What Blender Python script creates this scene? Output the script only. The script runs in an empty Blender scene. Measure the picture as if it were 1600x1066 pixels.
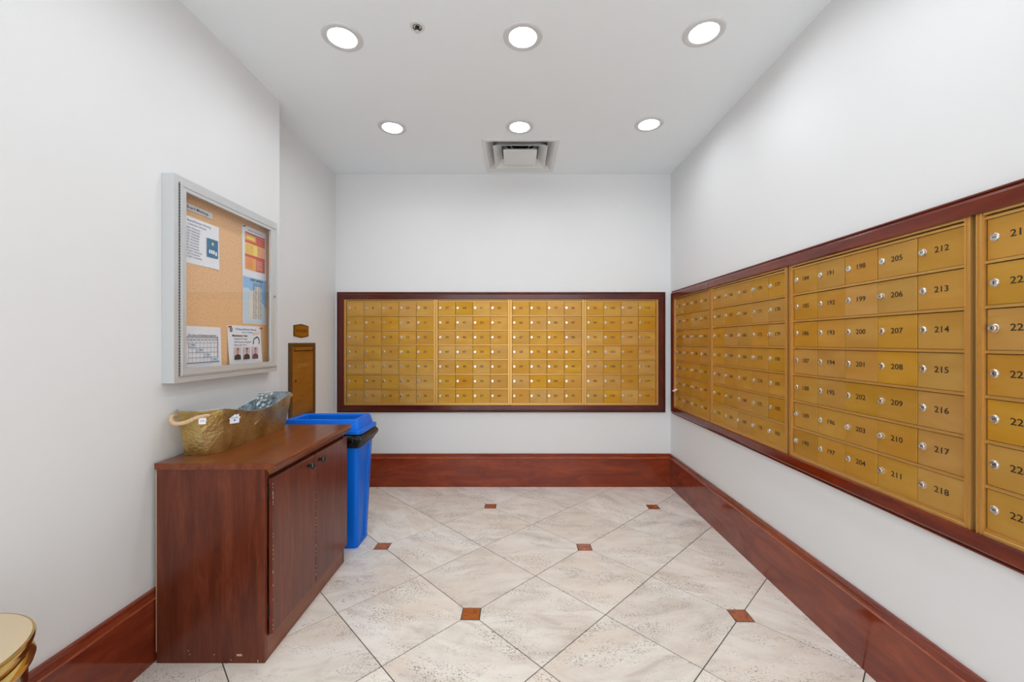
import bpy, bmesh, math, random
from mathutils import Vector, Matrix, noise
random.seed(7)
PI = math.pi
sc = bpy.context.scene
C = sc.collection

# ------------------------------------------------------------------ camera, world, exposure
cam = bpy.data.cameras.new('camera')
camo = bpy.data.objects.new('camera', cam); C.objects.link(camo)
camo.location = (0, 0, 1.32); camo.rotation_euler = (PI/2, 0, 0)
cam.sensor_width = 36.0
cam.lens = 640.0/1600*36
cam.shift_x = -6.0/1600
cam.shift_y = 1.0/1600
cam.clip_start = 0.02
sc.camera = camo
w = bpy.data.worlds.new('world'); sc.world = w; w.use_nodes = True
w.node_tree.nodes['Background'].inputs[0].default_value = (.925, .972, 1.015, 1)
w.node_tree.nodes['Background'].inputs[1].default_value = 1.55
sc.view_settings.view_transform = 'Standard'; sc.view_settings.look = 'None'
sc.view_settings.gamma = 1; sc.view_settings.use_curve_mapping = False
sc.view_settings.exposure = 0.75
LENS_STRENGTH = 45.0

# ------------------------------------------------------------------ dimensions (metres)
XR, XL, XLB, YB, YC, YF, H = 1.41, -1.50, -1.643, 3.73, 2.60, -1.6, 2.845

# ------------------------------------------------------------------ material helpers
def lin(r, g, b):
    f = lambda c: (c/255/12.92) if c/255 <= 0.04045 else ((c/255+0.055)/1.055)**2.4
    return (f(r), f(g), f(b), 1)
def mat(name, col=(.8,.8,.8,1), rough=.5, metal=0.0, coat=0.0, spec=None):
    m = bpy.data.materials.new(name); m.use_nodes = True
    b = m.node_tree.nodes['Principled BSDF']
    b.inputs['Base Color'].default_value = col
    b.inputs['Roughness'].default_value = rough
    b.inputs['Metallic'].default_value = metal
    b.inputs['Coat Weight'].default_value = coat
    b.inputs['Coat Roughness'].default_value = 0.12
    if spec is not None: b.inputs['Specular IOR Level'].default_value = spec
    return m
class G:
    def __init__(s, m):
        s.nt = m.node_tree; s.n = s.nt.nodes; s.l = s.nt.links; s.b = s.n['Principled BSDF']
    def node(s, t, **kw):
        x = s.n.new(t)
        for k, v in kw.items():
            if k in x.inputs: x.inputs[k].default_value = v
            else: setattr(x, k, v)
        return x
    def link(s, a, b): s.l.new(a, b)
    def coord(s, scale=(1,1,1), rand=True, loc=(0,0,0)):
        tc = s.node('ShaderNodeTexCoord'); mp = s.node('ShaderNodeMapping')
        mp.inputs['Scale'].default_value = scale; mp.inputs['Location'].default_value = loc
        s.link(tc.outputs['Object'], mp.inputs['Vector'])
        if not rand: return mp.outputs[0]
        oi = s.node('ShaderNodeObjectInfo'); mu = s.node('ShaderNodeMath', operation='MULTIPLY'); mu.inputs[1].default_value = 91.7
        s.link(oi.outputs['Random'], mu.inputs[0])
        ad = s.node('ShaderNodeVectorMath', operation='ADD'); s.link(mp.outputs[0], ad.inputs[0]); s.link(mu.outputs[0], ad.inputs[1])
        return ad.outputs[0]
    def noise(s, vec, scale, detail=4, rough=.55, dist=0):
        x = s.node('ShaderNodeTexNoise'); s.link(vec, x.inputs['Vector'])
        x.inputs['Scale'].default_value = scale; x.inputs['Detail'].default_value = detail
        x.inputs['Roughness'].default_value = rough; x.inputs['Distortion'].default_value = dist
        return x.outputs['Fac']
    def ramp(s, fac, stops):
        r = s.node('ShaderNodeValToRGB'); s.link(fac, r.inputs[0]); e = r.color_ramp.elements
        while len(e) < len(stops): e.new(.5)
        for i, (p, c) in enumerate(stops):
            e[i].position = p; e[i].color = c if len(c) == 4 else (*c, 1)
        return r.outputs[0]
    def mix(s, fac, a, b, mode='MIX'):
        x = s.node('ShaderNodeMix', data_type='RGBA', blend_type=mode)
        for i, v in ((0, fac), (6, a), (7, b)):
            if isinstance(v, (float, int)): x.inputs[i].default_value = v
            elif isinstance(v, tuple): x.inputs[i].default_value = v
            else: s.link(v, x.inputs[i])
        return x.outputs[2]
    def bump(s, h, strength, dist=.001):
        x = s.node('ShaderNodeBump'); x.inputs['Strength'].default_value = strength; x.inputs['Distance'].default_value = dist
        s.link(h, x.inputs['Height']); s.link(x.outputs[0], s.b.inputs['Normal'])
    def base(s, c): s.link(c, s.b.inputs['Base Color'])
    def hsv(s, col, dv, dh=0.0, ds=0.0):
        oi = s.node('ShaderNodeObjectInfo'); h = s.node('ShaderNodeHueSaturation'); s.link(col, h.inputs['Color'])
        wn = s.node('ShaderNodeTexWhiteNoise', noise_dimensions='1D'); s.link(oi.outputs['Random'], wn.inputs['W'])
        sp = s.node('ShaderNodeSeparateColor'); s.link(wn.outputs['Color'], sp.inputs[0])
        for i, (k, d, mid) in enumerate((('Value', dv, 1), ('Hue', dh, .5), ('Saturation', ds, 1))):
            mr = s.node('ShaderNodeMapRange'); mr.inputs[3].default_value = mid-d; mr.inputs[4].default_value = mid+d
            s.link(sp.outputs[i], mr.inputs[0]); s.link(mr.outputs[0], h.inputs[k])
        return h.outputs[0]

M = {}
def paint(name, col, rough=.55):
    m = mat(name, col, rough, spec=.3); g = G(m); v = g.coord(rand=False)
    g.bump(g.noise(v, 180, 3), .06, .001); return m
M['wall'] = paint('wall_paint', lin(227, 227, 227), .5)
M['ceil'] = paint('ceiling_paint', lin(242, 247, 250), .7)
M['white'] = mat('white_enamel', lin(226, 226, 224), .35)
M['trimwhite'] = mat('fixture_white', lin(214, 214, 214), .4)
M['dark'] = mat('dark_void', lin(40, 40, 40), .7)
M['black'] = mat('black_plastic', lin(16, 16, 17), .35)
m = M['lens'] = mat('lit_lens'); b = m.node_tree.nodes['Principled BSDF']
b.inputs['Emission Color'].default_value = (.925, .972, 1.015, 1); b.inputs['Emission Strength'].default_value = LENS_STRENGTH

# stone
m = M['stone'] = mat('travertine_tile', rough=.33); g = G(m)
tc = g.node('ShaderNodeTexCoord'); oi = g.node('ShaderNodeObjectInfo')
wn = g.node('ShaderNodeTexWhiteNoise', noise_dimensions='1D'); g.link(oi.outputs['Random'], wn.inputs['W'])
ro = g.node('ShaderNodeVectorRotate', rotation_type='Z_AXIS'); g.link(tc.outputs['Object'], ro.inputs['Vector'])
mr = g.node('ShaderNodeMapRange'); mr.inputs[3].default_value = -.35; mr.inputs[4].default_value = .95
g.link(wn.outputs['Value'], mr.inputs[0]); g.link(mr.outputs[0], ro.inputs['Angle'])
ad = g.node('ShaderNodeVectorMath', operation='MULTIPLY_ADD'); g.link(wn.outputs['Color'], ad.inputs[0]); ad.inputs[1].default_value = (37, 53, 11)
g.link(ro.outputs[0], ad.inputs[2])
st = g.node('ShaderNodeMapping'); st.inputs['Scale'].default_value = (1, 2.6, 1); g.link(ad.outputs[0], st.inputs[0])
v = st.outputs[0]
n1 = g.noise(v, 3.2, 6, .62, .6); n2 = g.noise(v, 7, 8, .68, 1.0); n3 = g.noise(ad.outputs[0], 2.2, 3, .5, .3)
c = g.ramp(n1, [(.28, lin(212, 202, 191)), (.42, lin(235, 226, 216)), (.55, lin(246, 239, 230)), (.70, lin(251, 247, 240))])
c = g.mix(g.ramp(n3, [(.45, (0,0,0)), (.7, (.55,.55,.55))]), c, lin(238, 220, 202))
c = g.mix(g.ramp(n2, [(.56, (0,0,0)), (.66, (.30,.30,.30)), (.74, (0,0,0))]), c, lin(184, 178, 170))
# pits
st2 = g.node('ShaderNodeMapping'); st2.inputs['Scale'].default_value = (1, 1.9, 1); g.link(ad.outputs[0], st2.inputs[0])
p1 = g.noise(st2.outputs[0], 110, 3, .6, .4); p2 = g.noise(st2.outputs[0], 4.5, 5, .62, .4)
pm = g.node('ShaderNodeMath', operation='MULTIPLY'); g.link(g.ramp(p1, [(.55, (0,0,0)), (.62, (1,1,1))]), pm.inputs[0]); g.link(g.ramp(p2, [(.47, (.05,.05,.05)), (.62, (.95,.95,.95))]), pm.inputs[1])
c = g.mix(pm.outputs[0], c, lin(112, 104, 94))
g.base(g.hsv(c, .05, 0, .12)); g.bump(pm.outputs[0], -.25, .0008)
m = M['inset'] = mat('rust_onyx', rough=.15, coat=.3); g = G(m); v = g.coord((1, 1, 1))
g.base(g.ramp(g.noise(v, 14, 5, .6, 2.0), [(.32, lin(120, 52, 20)), (.5, lin(176, 92, 48)), (.64, lin(168, 84, 42)), (.72, lin(225, 200, 170))]))
M['grout'] = mat('grout', lin(90, 82, 72), .9)

# woods
def wood(name, cols, scale, rough, coat, grain=1.0):
    m = mat(name, rough=rough, coat=coat, spec=.35); g = G(m); v = g.coord(scale)
    n1 = g.noise(v, 3.0, 6, .6, .8); n2 = g.noise(v, 22, 4, .6, .3)
    c = g.ramp(n1, [(.3, cols[0]), (.5, cols[1]), (.7, cols[2])])
    c = g.mix(g.ramp(n2, [(.42, (.55*grain,)*3), (.6, (0,0,0))]), c, cols[0])
    g.base(g.hsv(c, .10, .004, .05)); return m
CH = [lin(108, 34, 8), lin(130, 48, 12), lin(150, 62, 20)]
M['cherry_x'] = wood('cherry_grain_along_x', CH, (1, 4, 4), .09, .45, .35)
M['cherry_y'] = wood('cherry_grain_along_y', CH, (4, 1, 4), .09, .45, .35)
CD_ = [lin(66, 16, 7), lin(84, 24, 10), lin(104, 36, 16)]
M['dark_x'] = wood('dark_cherry_along_x', CD_, (1, 5, 5), .15, .3, .35)
CM = [lin(84, 24, 9), lin(106, 36, 13), lin(126, 50, 22)]
M['mid_x'] = wood('mid_cherry_along_x', CM, (1, 5, 5), .15, .3, .35)
M['mid_z'] = wood('mid_cherry_along_z', CM, (5, 5, 1), .15, .3, .35)
M['worn'] = wood('cherry_edge_highlight', [lin(140, 62, 26), lin(170, 80, 38), lin(188, 96, 50)], (3, 3, 3), .2, .2, .3)  # lighter cherry that paints the bright highlight lines onto the baseboard moulding
M['dark_z'] = wood('dark_cherry_along_z', CD_, (5, 5, 1), .15, .3, .35)
LA = [lin(84, 38, 26), lin(108, 50, 35), lin(126, 64, 46)]
M['lam_z'] = wood('mahogany_laminate_upright', LA, (9, 9, .8), .30, .15, .7)
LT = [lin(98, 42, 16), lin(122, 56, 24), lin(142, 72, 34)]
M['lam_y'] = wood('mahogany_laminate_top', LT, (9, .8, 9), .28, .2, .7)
M['raw'] = mat('raw_board_edge', lin(196, 168, 140), .8)
M['pewter'] = mat('pewter', lin(70, 66, 62), .3, .9)

# brass
def brass(name, c0, c1, c2, rough, metal, dv, dh, sc_=(3, 3, 14)):
    m = mat(name, rough=rough, metal=metal); g = G(m); v = g.coord(sc_)
    n = g.noise(v, 2.0, 4, .55, .4); n2 = g.noise(g.coord((60, 60, 2)), 2, 2)
    c = g.ramp(n, [(.3, c0), (.5, c1), (.72, c2)])
    g.base(g.hsv(c, dv, dh, .06)); g.bump(n2, .05, .0005); return m
M['brass'] = brass('satin_brass_door', lin(188, 137, 50), lin(195, 145, 58), lin(204, 157, 73), .52, .5, .055, .0035, (1.5, 1.5, 5))
M['brassframe'] = mat('satin_brass_frame', lin(206, 160, 88), .36, .6)
M['brassdark'] = mat('dark_brass_backing', lin(92, 62, 26), .6, .3)  # dark brass of the backing plate behind the doors
M['bronze'] = brass('bronze_door', lin(150, 98, 26), lin(166, 110, 34), lin(172, 118, 42), .42, .5, .02, .002)
M['bronzeedge'] = mat('bronze_edge', lin(104, 72, 36), .45, .5)
M['polbrass'] = mat('polished_brass', lin(222, 186, 112), .12, 1.0)
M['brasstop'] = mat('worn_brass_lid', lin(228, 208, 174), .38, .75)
M['engrave'] = mat('engraved_black', lin(40, 27, 12), .7)
M['faintink'] = mat('faint_engraving', lin(176, 136, 74), .5)
M['nickel'] = mat('nickel', lin(212, 208, 202), .22, .95)
M['alu'] = mat('brushed_aluminium', lin(203, 204, 204), .38, .3)
M['aludk'] = mat('dark_hinge_metal', lin(70, 70, 72), .6)  # dark metal of the piano hinge knuckles
M['blue'] = mat('blue_plastic', lin(0, 108, 222), .34, spec=.25)
m = M['bag'] = mat('black_bin_liner', lin(14, 14, 15), .22); g = G(m); g.bump(g.noise(g.coord(rand=False), 30, 4, .6, 1.5), .9, .01)
m = M['cork'] = mat('cork', rough=.85); g = G(m); v = g.coord(rand=False)
g.base(g.ramp(g.noise(v, 160, 4, .7), [(.3, lin(196, 146, 100)), (.5, lin(228, 182, 134)), (.7, lin(242, 206, 164))]))
m = M['gold'] = mat('hammered_gold_tin', rough=.35, metal=.85); g = G(m); v = g.coord(rand=False)
vo = g.node('ShaderNodeTexVoronoi', feature='SMOOTH_F1'); vo.inputs['Scale'].default_value = 105; g.link(v, vo.inputs['Vector'])
g.base(g.ramp(g.noise(v, 9, 5, .6), [(.3, lin(150, 116, 60)), (.5, lin(192, 162, 98)), (.7, lin(214, 192, 134))])); g.bump(vo.outputs['Distance'], .45, .005)
m = M['zinc'] = mat('galvanised_tin', rough=.28, metal=.9); g = G(m); v = g.coord(rand=False)
vo = g.node('ShaderNodeTexVoronoi', feature='SMOOTH_F1'); vo.inputs['Scale'].default_value = 60; g.link(v, vo.inputs['Vector'])
g.base(g.ramp(g.noise(v, 20, 4), [(.35, lin(140, 152, 158)), (.6, lin(196, 206, 210))])); g.bump(vo.outputs['Distance'], .8, .006)
M['rope'] = mat('jute_rope', lin(206, 176, 138), .85)
M['paper'] = mat('paper', lin(232, 234, 240), .6)
M['ink'] = mat('grey_ink', lin(120, 124, 140), .7)
M['darkink'] = mat('dark_ink', lin(52, 54, 70), .7)
M['blueink'] = mat('blue_ink', lin(86, 116, 172), .7)
M['teal'] = mat('teal_print', lin(48, 112, 150), .6)
M['yellow'] = mat('yellow_print', lin(238, 214, 98), .6)
M['orange'] = mat('orange_print', lin(234, 164, 86), .6)
M['peach'] = mat('peach_print', lin(238, 182, 132), .6)
M['red'] = mat('red_print', lin(206, 84, 70), .6)
M['pinred'] = mat('red_pin', lin(170, 24, 22), .3)
M['pinclear'] = mat('clear_pin', lin(140, 142, 140), .3)
M['sky'] = mat('sky_print', lin(140, 186, 226), .6); M['cloud'] = mat('cloud_print', lin(196, 214, 228), .6)
M['stoneprint'] = mat('tower_print', lin(222, 216, 206), .6)
M['skin'] = mat('skin_print', lin(204, 140, 124), .6); M['mauve'] = mat('portrait_ground', lin(206, 190, 196), .6)
M['shirt'] = mat('dark_shirt_print', lin(44, 38, 44), .6); M['maroon'] = mat('maroon_shirt_print', lin(110, 42, 62), .6)
M['sign'] = mat('sign_grey', lin(208, 212, 214), .4)
m = M['glass'] = bpy.data.materials.new('clear_glass'); m.use_nodes = True; nt = m.node_tree
for x in list(nt.nodes): nt.nodes.remove(x)
o_ = nt.nodes.new('ShaderNodeOutputMaterial'); mx = nt.nodes.new('ShaderNodeMixShader'); tr = nt.nodes.new('ShaderNodeBsdfTransparent'); gl = nt.nodes.new('ShaderNodeBsdfGlossy'); fr = nt.nodes.new('ShaderNodeFresnel')
gl.inputs['Roughness'].default_value = .02; fr.inputs[0].default_value = 1.5
ge = nt.nodes.new('ShaderNodeNewGeometry'); su = nt.nodes.new('ShaderNodeMath'); su.operation = 'SUBTRACT'; su.inputs[0].default_value = 1; mu = nt.nodes.new('ShaderNodeMath'); mu.operation = 'MULTIPLY'
nt.links.new(ge.outputs['Backfacing'], su.inputs[1]); nt.links.new(su.outputs[0], mu.inputs[0]); nt.links.new(fr.outputs[0], mu.inputs[1]); nt.links.new(mu.outputs[0], mx.inputs[0]); nt.links.new(tr.outputs[0], mx.inputs[1]); nt.links.new(gl.outputs[0], mx.inputs[2]); nt.links.new(mx.outputs[0], o_.inputs[0])

# ------------------------------------------------------------------ geometry helpers
def add_box(bm, a, b, mi=0):
    x0, y0, z0 = a; x1, y1, z1 = b
    vs = [bm.verts.new(p) for p in ((x0,y0,z0),(x1,y0,z0),(x1,y1,z0),(x0,y1,z0),(x0,y0,z1),(x1,y0,z1),(x1,y1,z1),(x0,y1,z1))]
    for f in ((3,2,1,0),(4,5,6,7),(0,1,5,4),(1,2,6,5),(2,3,7,6),(3,0,4,7)):
        bm.faces.new([vs[i] for i in f]).material_index = mi
    return vs
def new_bm(): return bmesh.new()
def box_bm(a, b, bev=0, seg=2):
    bm = new_bm(); add_box(bm, [min(p, q) for p, q in zip(a, b)], [max(p, q) for p, q in zip(a, b)])
    if bev: bmesh.ops.bevel(bm, geom=list(bm.edges), offset=bev, segments=seg, affect='EDGES', profile=.6)
    return bm
def mesh_of(bm, name, mats, smooth=False):
    bmesh.ops.recalc_face_normals(bm, faces=bm.faces)
    me = bpy.data.meshes.new(name); bm.to_mesh(me); bm.free()
    for mm in (mats if isinstance(mats, (list, tuple)) else [mats]): me.materials.append(mm)
    if smooth:
        for p in me.polygons: p.use_smooth = True
        try: me.set_sharp_from_angle(angle=math.radians(38))
        except Exception: pass
    return me
def obj(name, bm, mats, parent=None, loc=(0,0,0), smooth=False, label=None):
    me = bm if isinstance(bm, bpy.types.Mesh) else mesh_of(bm, name, mats, smooth)
    o = bpy.data.objects.new(name, me); C.objects.link(o)
    o.location = loc
    if parent is not None: o.parent = parent
    if label: o['label'] = label
    return o
def tag(o, label=None, cat=None, group=None, kind=None):
    if label: o['label'] = label
    if cat: o['category'] = cat
    if group: o['group'] = group
    if kind: o['kind'] = kind
    return o
def thing(name, label, cat, loc=(0,0,0), rz=0, group=None):
    o = bpy.data.objects.new(name, None); C.objects.link(o); o.location = loc; o.rotation_euler = (0, 0, rz)
    o.empty_display_size = .05
    return tag(o, label, cat, group)
def prism(bm, pts, y0, y1, mi=0):          # polygon in local x,z extruded along y
    a = [bm.verts.new((x, y0, z)) for x, z in pts]; b = [bm.verts.new((x, y1, z)) for x, z in pts]
    bm.faces.new(a).material_index = mi; bm.faces.new(b[::-1]).material_index = mi
    for i in range(len(pts)):
        j = (i+1) % len(pts); bm.faces.new((a[i], b[i], b[j], a[j])).material_index = mi
def lathe(bm, prof, seg=32, mi=0, cap=True, mis=None):     # prof: (r, z)
    rings = []
    for r, z in prof:
        rings.append([bm.verts.new((0, 0, z))] if r < 1e-6 else [bm.verts.new((r*math.cos(2*PI*i/seg), r*math.sin(2*PI*i/seg), z)) for i in range(seg)])
    for k in range(len(rings)-1):
        A, B = rings[k], rings[k+1]; q = mis[k] if mis else mi
        for i in range(seg):
            j = (i+1) % seg
            if len(A) == 1 and len(B) == 1: continue
            if len(A) == 1: f = bm.faces.new((A[0], B[i], B[j]))
            elif len(B) == 1: f = bm.faces.new((A[i], A[j], B[0]))
            else: f = bm.faces.new((A[i], A[j], B[j], B[i]))
            f.material_index = q
def thick_grid(bm, nu, nv, fn, off):       # a bent sheet with a real thickness
    A = [[bm.verts.new(fn(i/nu, j/nv)) for j in range(nv+1)] for i in range(nu+1)]
    B = [[bm.verts.new(v.co + off) for v in row] for row in A]
    for i in range(nu):
        for j in range(nv):
            bm.faces.new((A[i][j], A[i+1][j], A[i+1][j+1], A[i][j+1])); bm.faces.new((B[i][j], B[i][j+1], B[i+1][j+1], B[i+1][j]))
    rim = [(i, 0) for i in range(nu)] + [(nu, j) for j in range(nv)] + [(i, nv) for i in range(nu, 0, -1)] + [(0, j) for j in range(nv, 0, -1)]
    for k in range(len(rim)):
        (a, b), (c, d) = rim[k], rim[(k+1) % len(rim)]; bm.faces.new((A[a][b], B[a][b], B[c][d], A[c][d]))
def tube(bm, pts, r, seg=8):
    rings = []; n = len(pts); up = Vector((0, 0, 1))
    for i, p in enumerate(pts):
        t = (pts[min(i+1, n-1)] - pts[max(i-1, 0)]).normalized()
        a = t.cross(up); a = a.normalized() if a.length > 1e-4 else Vector((1, 0, 0)); b_ = t.cross(a)
        rings.append([bm.verts.new(p + a*r*math.cos(2*PI*k/seg) + b_*r*math.sin(2*PI*k/seg)) for k in range(seg)])
    for i in range(n-1):
        for k in range(seg):
            j = (k+1) % seg; bm.faces.new((rings[i][k], rings[i][j], rings[i+1][j], rings[i+1][k]))
    bm.faces.new(rings[0]); bm.faces.new(rings[-1][::-1])
_txt = {}
def text_mesh(s, size, material, align='CENTER', extrude=0.0003, xs=1.0, bold=0.0, key=''):
    k = (s, size, material.name, align, xs, bold)
    if k in _txt: return _txt[k]
    cu = bpy.data.curves.new('writing', 'FONT'); cu.body = s; cu.size = size; cu.extrude = extrude
    cu.align_x = align; cu.align_y = 'CENTER'; cu.resolution_u = 3; cu.offset = bold
    t = bpy.data.objects.new('writing', cu)
    me = bpy.data.meshes.new_from_object(t)
    bpy.data.objects.remove(t); bpy.data.curves.remove(cu)
    me.transform(Matrix.Rotation(PI/2, 4, 'X') @ Matrix.Scale(xs, 4, (1, 0, 0)))
    me.materials.clear(); me.materials.append(material); _txt[k] = me
    return me
def text(name, s, size, material, parent, loc, **kw):
    return obj(name, text_mesh(s, size, material, **kw), None, parent, loc)

# ------------------------------------------------------------------ structure: walls
def footprint(name, pts, z0, z1, m):
    bm = new_bm(); a = [bm.verts.new((x, y, z0)) for x, y in pts]; b = [bm.verts.new((x, y, z1)) for x, y in pts]
    bm.faces.new(a); bm.faces.new(b)
    for i in range(len(pts)):
        j = (i+1) % len(pts); bm.faces.new((a[i], a[j], b[j], b[i]))
    return tag(obj(name, bm, m), kind='structure')
footprint('wall_left', [(XL, YF), (XL, YC), (XLB, YC), (XLB, YB), (XLB-.12, YB), (XLB-.12, YF)], -.02, H+.02, M['wall'])
footprint('wall_back', [(XLB-.12, YB), (XR+.12, YB), (XR+.12, YB+.12), (XLB-.12, YB+.12)], -.02, H+.02, M['wall'])
footprint('wall_right', [(XR, YF), (XR, YB), (XR+.12, YB), (XR+.12, YF)], -.02, H+.02, M['wall'])

# ceiling sheet with holes for the fixtures
LIGHTS = [(-.868, 2.05), (.035, 2.046), (.926, 2.016), (-.878, 2.912), (.027, 2.903), (.932, 2.869)]
LIGHTS_NEAR = [(-.86, 1.16), (.04, 1.16), (.92, 1.13)]
VENT = (.035, 3.375); VH = .262
bm = new_bm()
def loop(pts):
    vs = [bm.verts.new((x, y, H)) for x, y in pts]
    for i in range(len(vs)): bm.edges.new((vs[i], vs[(i+1) % len(vs)]))
loop([(XLB-.12, YF), (XR+.12, YF), (XR+.12, YB+.12), (XLB-.12, YB+.12)])
for x, y in LIGHTS + LIGHTS_NEAR: loop([(x+.084*math.cos(2*PI*i/28), y+.084*math.sin(2*PI*i/28)) for i in range(28)])
loop([(VENT[0]-VH, VENT[1]-VH), (VENT[0]+VH, VENT[1]-VH), (VENT[0]+VH, VENT[1]+VH), (VENT[0]-VH, VENT[1]+VH)])
bmesh.ops.triangle_fill(bm, edges=list(bm.edges), use_beauty=True)
tag(obj('ceiling', bm, M['ceil']), kind='structure')

# baseboards: profile (d = distance off the wall, z), swept along a path, room on the left of travel
BP = [(0, 0), (.012, 0), (.012, .254), (.0125, .257), (.0180, .260), (.0200, .265), (.0195, .270), (.0150, .274), (.0150, .277), (.0095, .284), (.0105, .291), (.0150, .294), (.0155, .299), (.0120, .302), (0, .302)]
def sweep(name, path, prof, mats, cut=()):
    bm = new_bm(); rows = []
    n = len(path)
    for i, p in enumerate(path):
        P = Vector(p)
        dirs = []
        if i > 0: dirs.append((P - Vector(path[i-1])).normalized())
        if i < n-1: dirs.append((Vector(path[i+1]) - P).normalized())
        nr = [Vector((-d.y, d.x)) for d in dirs]
        if len(nr) == 2:
            s = nr[0] + nr[1]; off = s / (1 + nr[0].dot(nr[1]))
        else: off = nr[0]
        rows.append([bm.verts.new((P.x + off.x*d, P.y + off.y*d, z)) for d, z in prof])
    for i in range(n-1):
        for k in range(len(prof)-1): bm.faces.new((rows[i][k], rows[i][k+1], rows[i+1][k+1], rows[i+1][k])).material_index = int(.256 < prof[k][1] < .268 or .290 < prof[k][1] < .293)  # bead and lip faces get the painted highlight colour
    bm.faces.new(rows[0]); bm.faces.new(rows[-1])
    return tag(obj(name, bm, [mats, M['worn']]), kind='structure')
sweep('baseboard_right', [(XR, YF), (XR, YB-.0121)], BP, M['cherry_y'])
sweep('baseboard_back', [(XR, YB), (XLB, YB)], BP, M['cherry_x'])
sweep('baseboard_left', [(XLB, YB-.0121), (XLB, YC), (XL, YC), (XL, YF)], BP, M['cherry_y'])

# ------------------------------------------------------------------ floor and tiles
fl = tag(obj('floor', box_bm((XLB, YF, -.05), (XR, YB, -.0025)), M['grout']), kind='structure')
A_ = .4596; TH = math.radians(45-.6); O = Vector((-.217, 1.987))
e1 = Vector((math.cos(TH), math.sin(TH))); e2 = Vector((-math.sin(TH), math.cos(TH)))
def clip(poly, nx, ny, c):       # keep nx*x+ny*y<=c
    out = []
    for i in range(len(poly)):
        p, q = poly[i], poly[(i+1) % len(poly)]
        dp, dq = nx*p[0]+ny*p[1]-c, nx*q[0]+ny*q[1]-c
        if dp <= 0: out.append(p)
        if dp*dq < 0:
            t = dp/(dp-dq); out.append((p[0]+(q[0]-p[0])*t, p[1]+(q[1]-p[1])*t))
    return out
def clip_room(poly):
    for nx, ny, c in ((1, 0, XR-.001), (0, 1, YB-.001), (-1, 0, -(XLB+.001)), (0, -1, -YF)):
        poly = clip(poly, nx, ny, c)
        if len(poly) < 3: return []
    cy = sum(p[1] for p in poly)/len(poly)
    if max(p[1] for p in poly) <= YC or (min(p[1] for p in poly) < YC and cy < YC+.1): poly = clip(poly, -1, 0, -(XL+.001))
    return poly if len(poly) >= 3 else []
def area(p): return abs(sum(p[i][0]*p[(i+1) % len(p)][1]-p[(i+1) % len(p)][0]*p[i][1] for i in range(len(p))))/2
def tile(name, poly, m):
    poly = clip_room(poly)
    if not poly or area(poly) < 3e-4: return
    cx = sum(p[0] for p in poly)/len(poly); cy = sum(p[1] for p in poly)/len(poly)
    bm = new_bm(); rings = []
    sz = max(max(math.hypot(p[0]-cx, p[1]-cy) for p in poly), .01)
    for z, ins in ((-.0025, 0), (-.0008, 0), (0, .0011)):
        rings.append([bm.verts.new(((p[0]-cx)*(1-ins/sz), (p[1]-cy)*(1-ins/sz), z)) for p in poly])
    n = len(poly)
    for a, b in zip(rings, rings[1:]):
        for i in range(n): bm.faces.new((a[i], a[(i+1) % n], b[(i+1) % n], b[i]))
    bm.faces.new(rings[-1]); bm.faces.new(rings[0][::-1])
    obj(name, bm, m, fl, (cx, cy, 0))
gap = .0022; K = .0635                      # half grout width, clipped corner length along the edge
for i in range(-12, 12):
    for j in range(-12, 12):
        cs = [(i, j), (i+1, j), (i+1, j+1), (i, j+1)]
        q = [(i*A_+gap, j*A_+gap), ((i+1)*A_-gap, j*A_+gap), ((i+1)*A_-gap, (j+1)*A_-gap), (i*A_+gap, (j+1)*A_-gap)]
        pts = []
        for n_, (ci, cj) in enumerate(cs):
            if ci % 2 == 0 and cj % 2 == 0:
                sx = 1 if ci == i else -1; sy = 1 if cj == j else -1
                X0, Y0 = ci*A_, cj*A_
                a = (X0+sx*K, Y0+sy*gap); b = (X0+sx*gap, Y0+sy*K)
                pts += [b, a] if n_ in (0, 2) else [a, b]
            else: pts.append(q[n_])
        W = [tuple(O + e1*u + e2*v_) for u, v_ in pts]
        tile('tile', W, M['stone'])
        if i % 2 == 0 and j % 2 == 0:
            k = K - .0055
            tile('inset_tile', [tuple(O + e1*(i*A_+u) + e2*(j*A_+v_)) for u, v_ in ((k, 0), (0, k), (-k, 0), (0, -k))], M['inset'])

# ------------------------------------------------------------------ mailbox banks
PX, PZ, FW = .158, .1328, .020
def lock_mesh(out):
    bm = new_bm()
    lathe(bm, [(.0128, 0), (.0128, .0012), (.0108, .0022), (.0108, out), (.0095, out+.0016), (.0060, out+.0016), (.0056, out+.0008), (0, out+.0008)], 16)
    add_box(bm, (-.0011, -.0045, out+.0002), (.0011, .0045, out+.0012), 1)
    me = mesh_of(bm, 'lock', [M['nickel'], M['black']], True)
    me.transform(Matrix.Rotation(PI/2, 4, 'X')); return me
LOCKS = [lock_mesh(.003), lock_mesh(.003), lock_mesh(.003), lock_mesh(.007), lock_mesh(.010)]
bm = box_bm((-(PX/2-.0013), 0, -(PZ/2-.0062)), (PX/2-.0013, .006, PZ/2-.0062))
bmesh.ops.bevel(bm, geom=list(bm.edges), offset=.0009, segments=1, affect='EDGES')
DOOR = mesh_of(bm, 'door', M['brass'])
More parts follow.
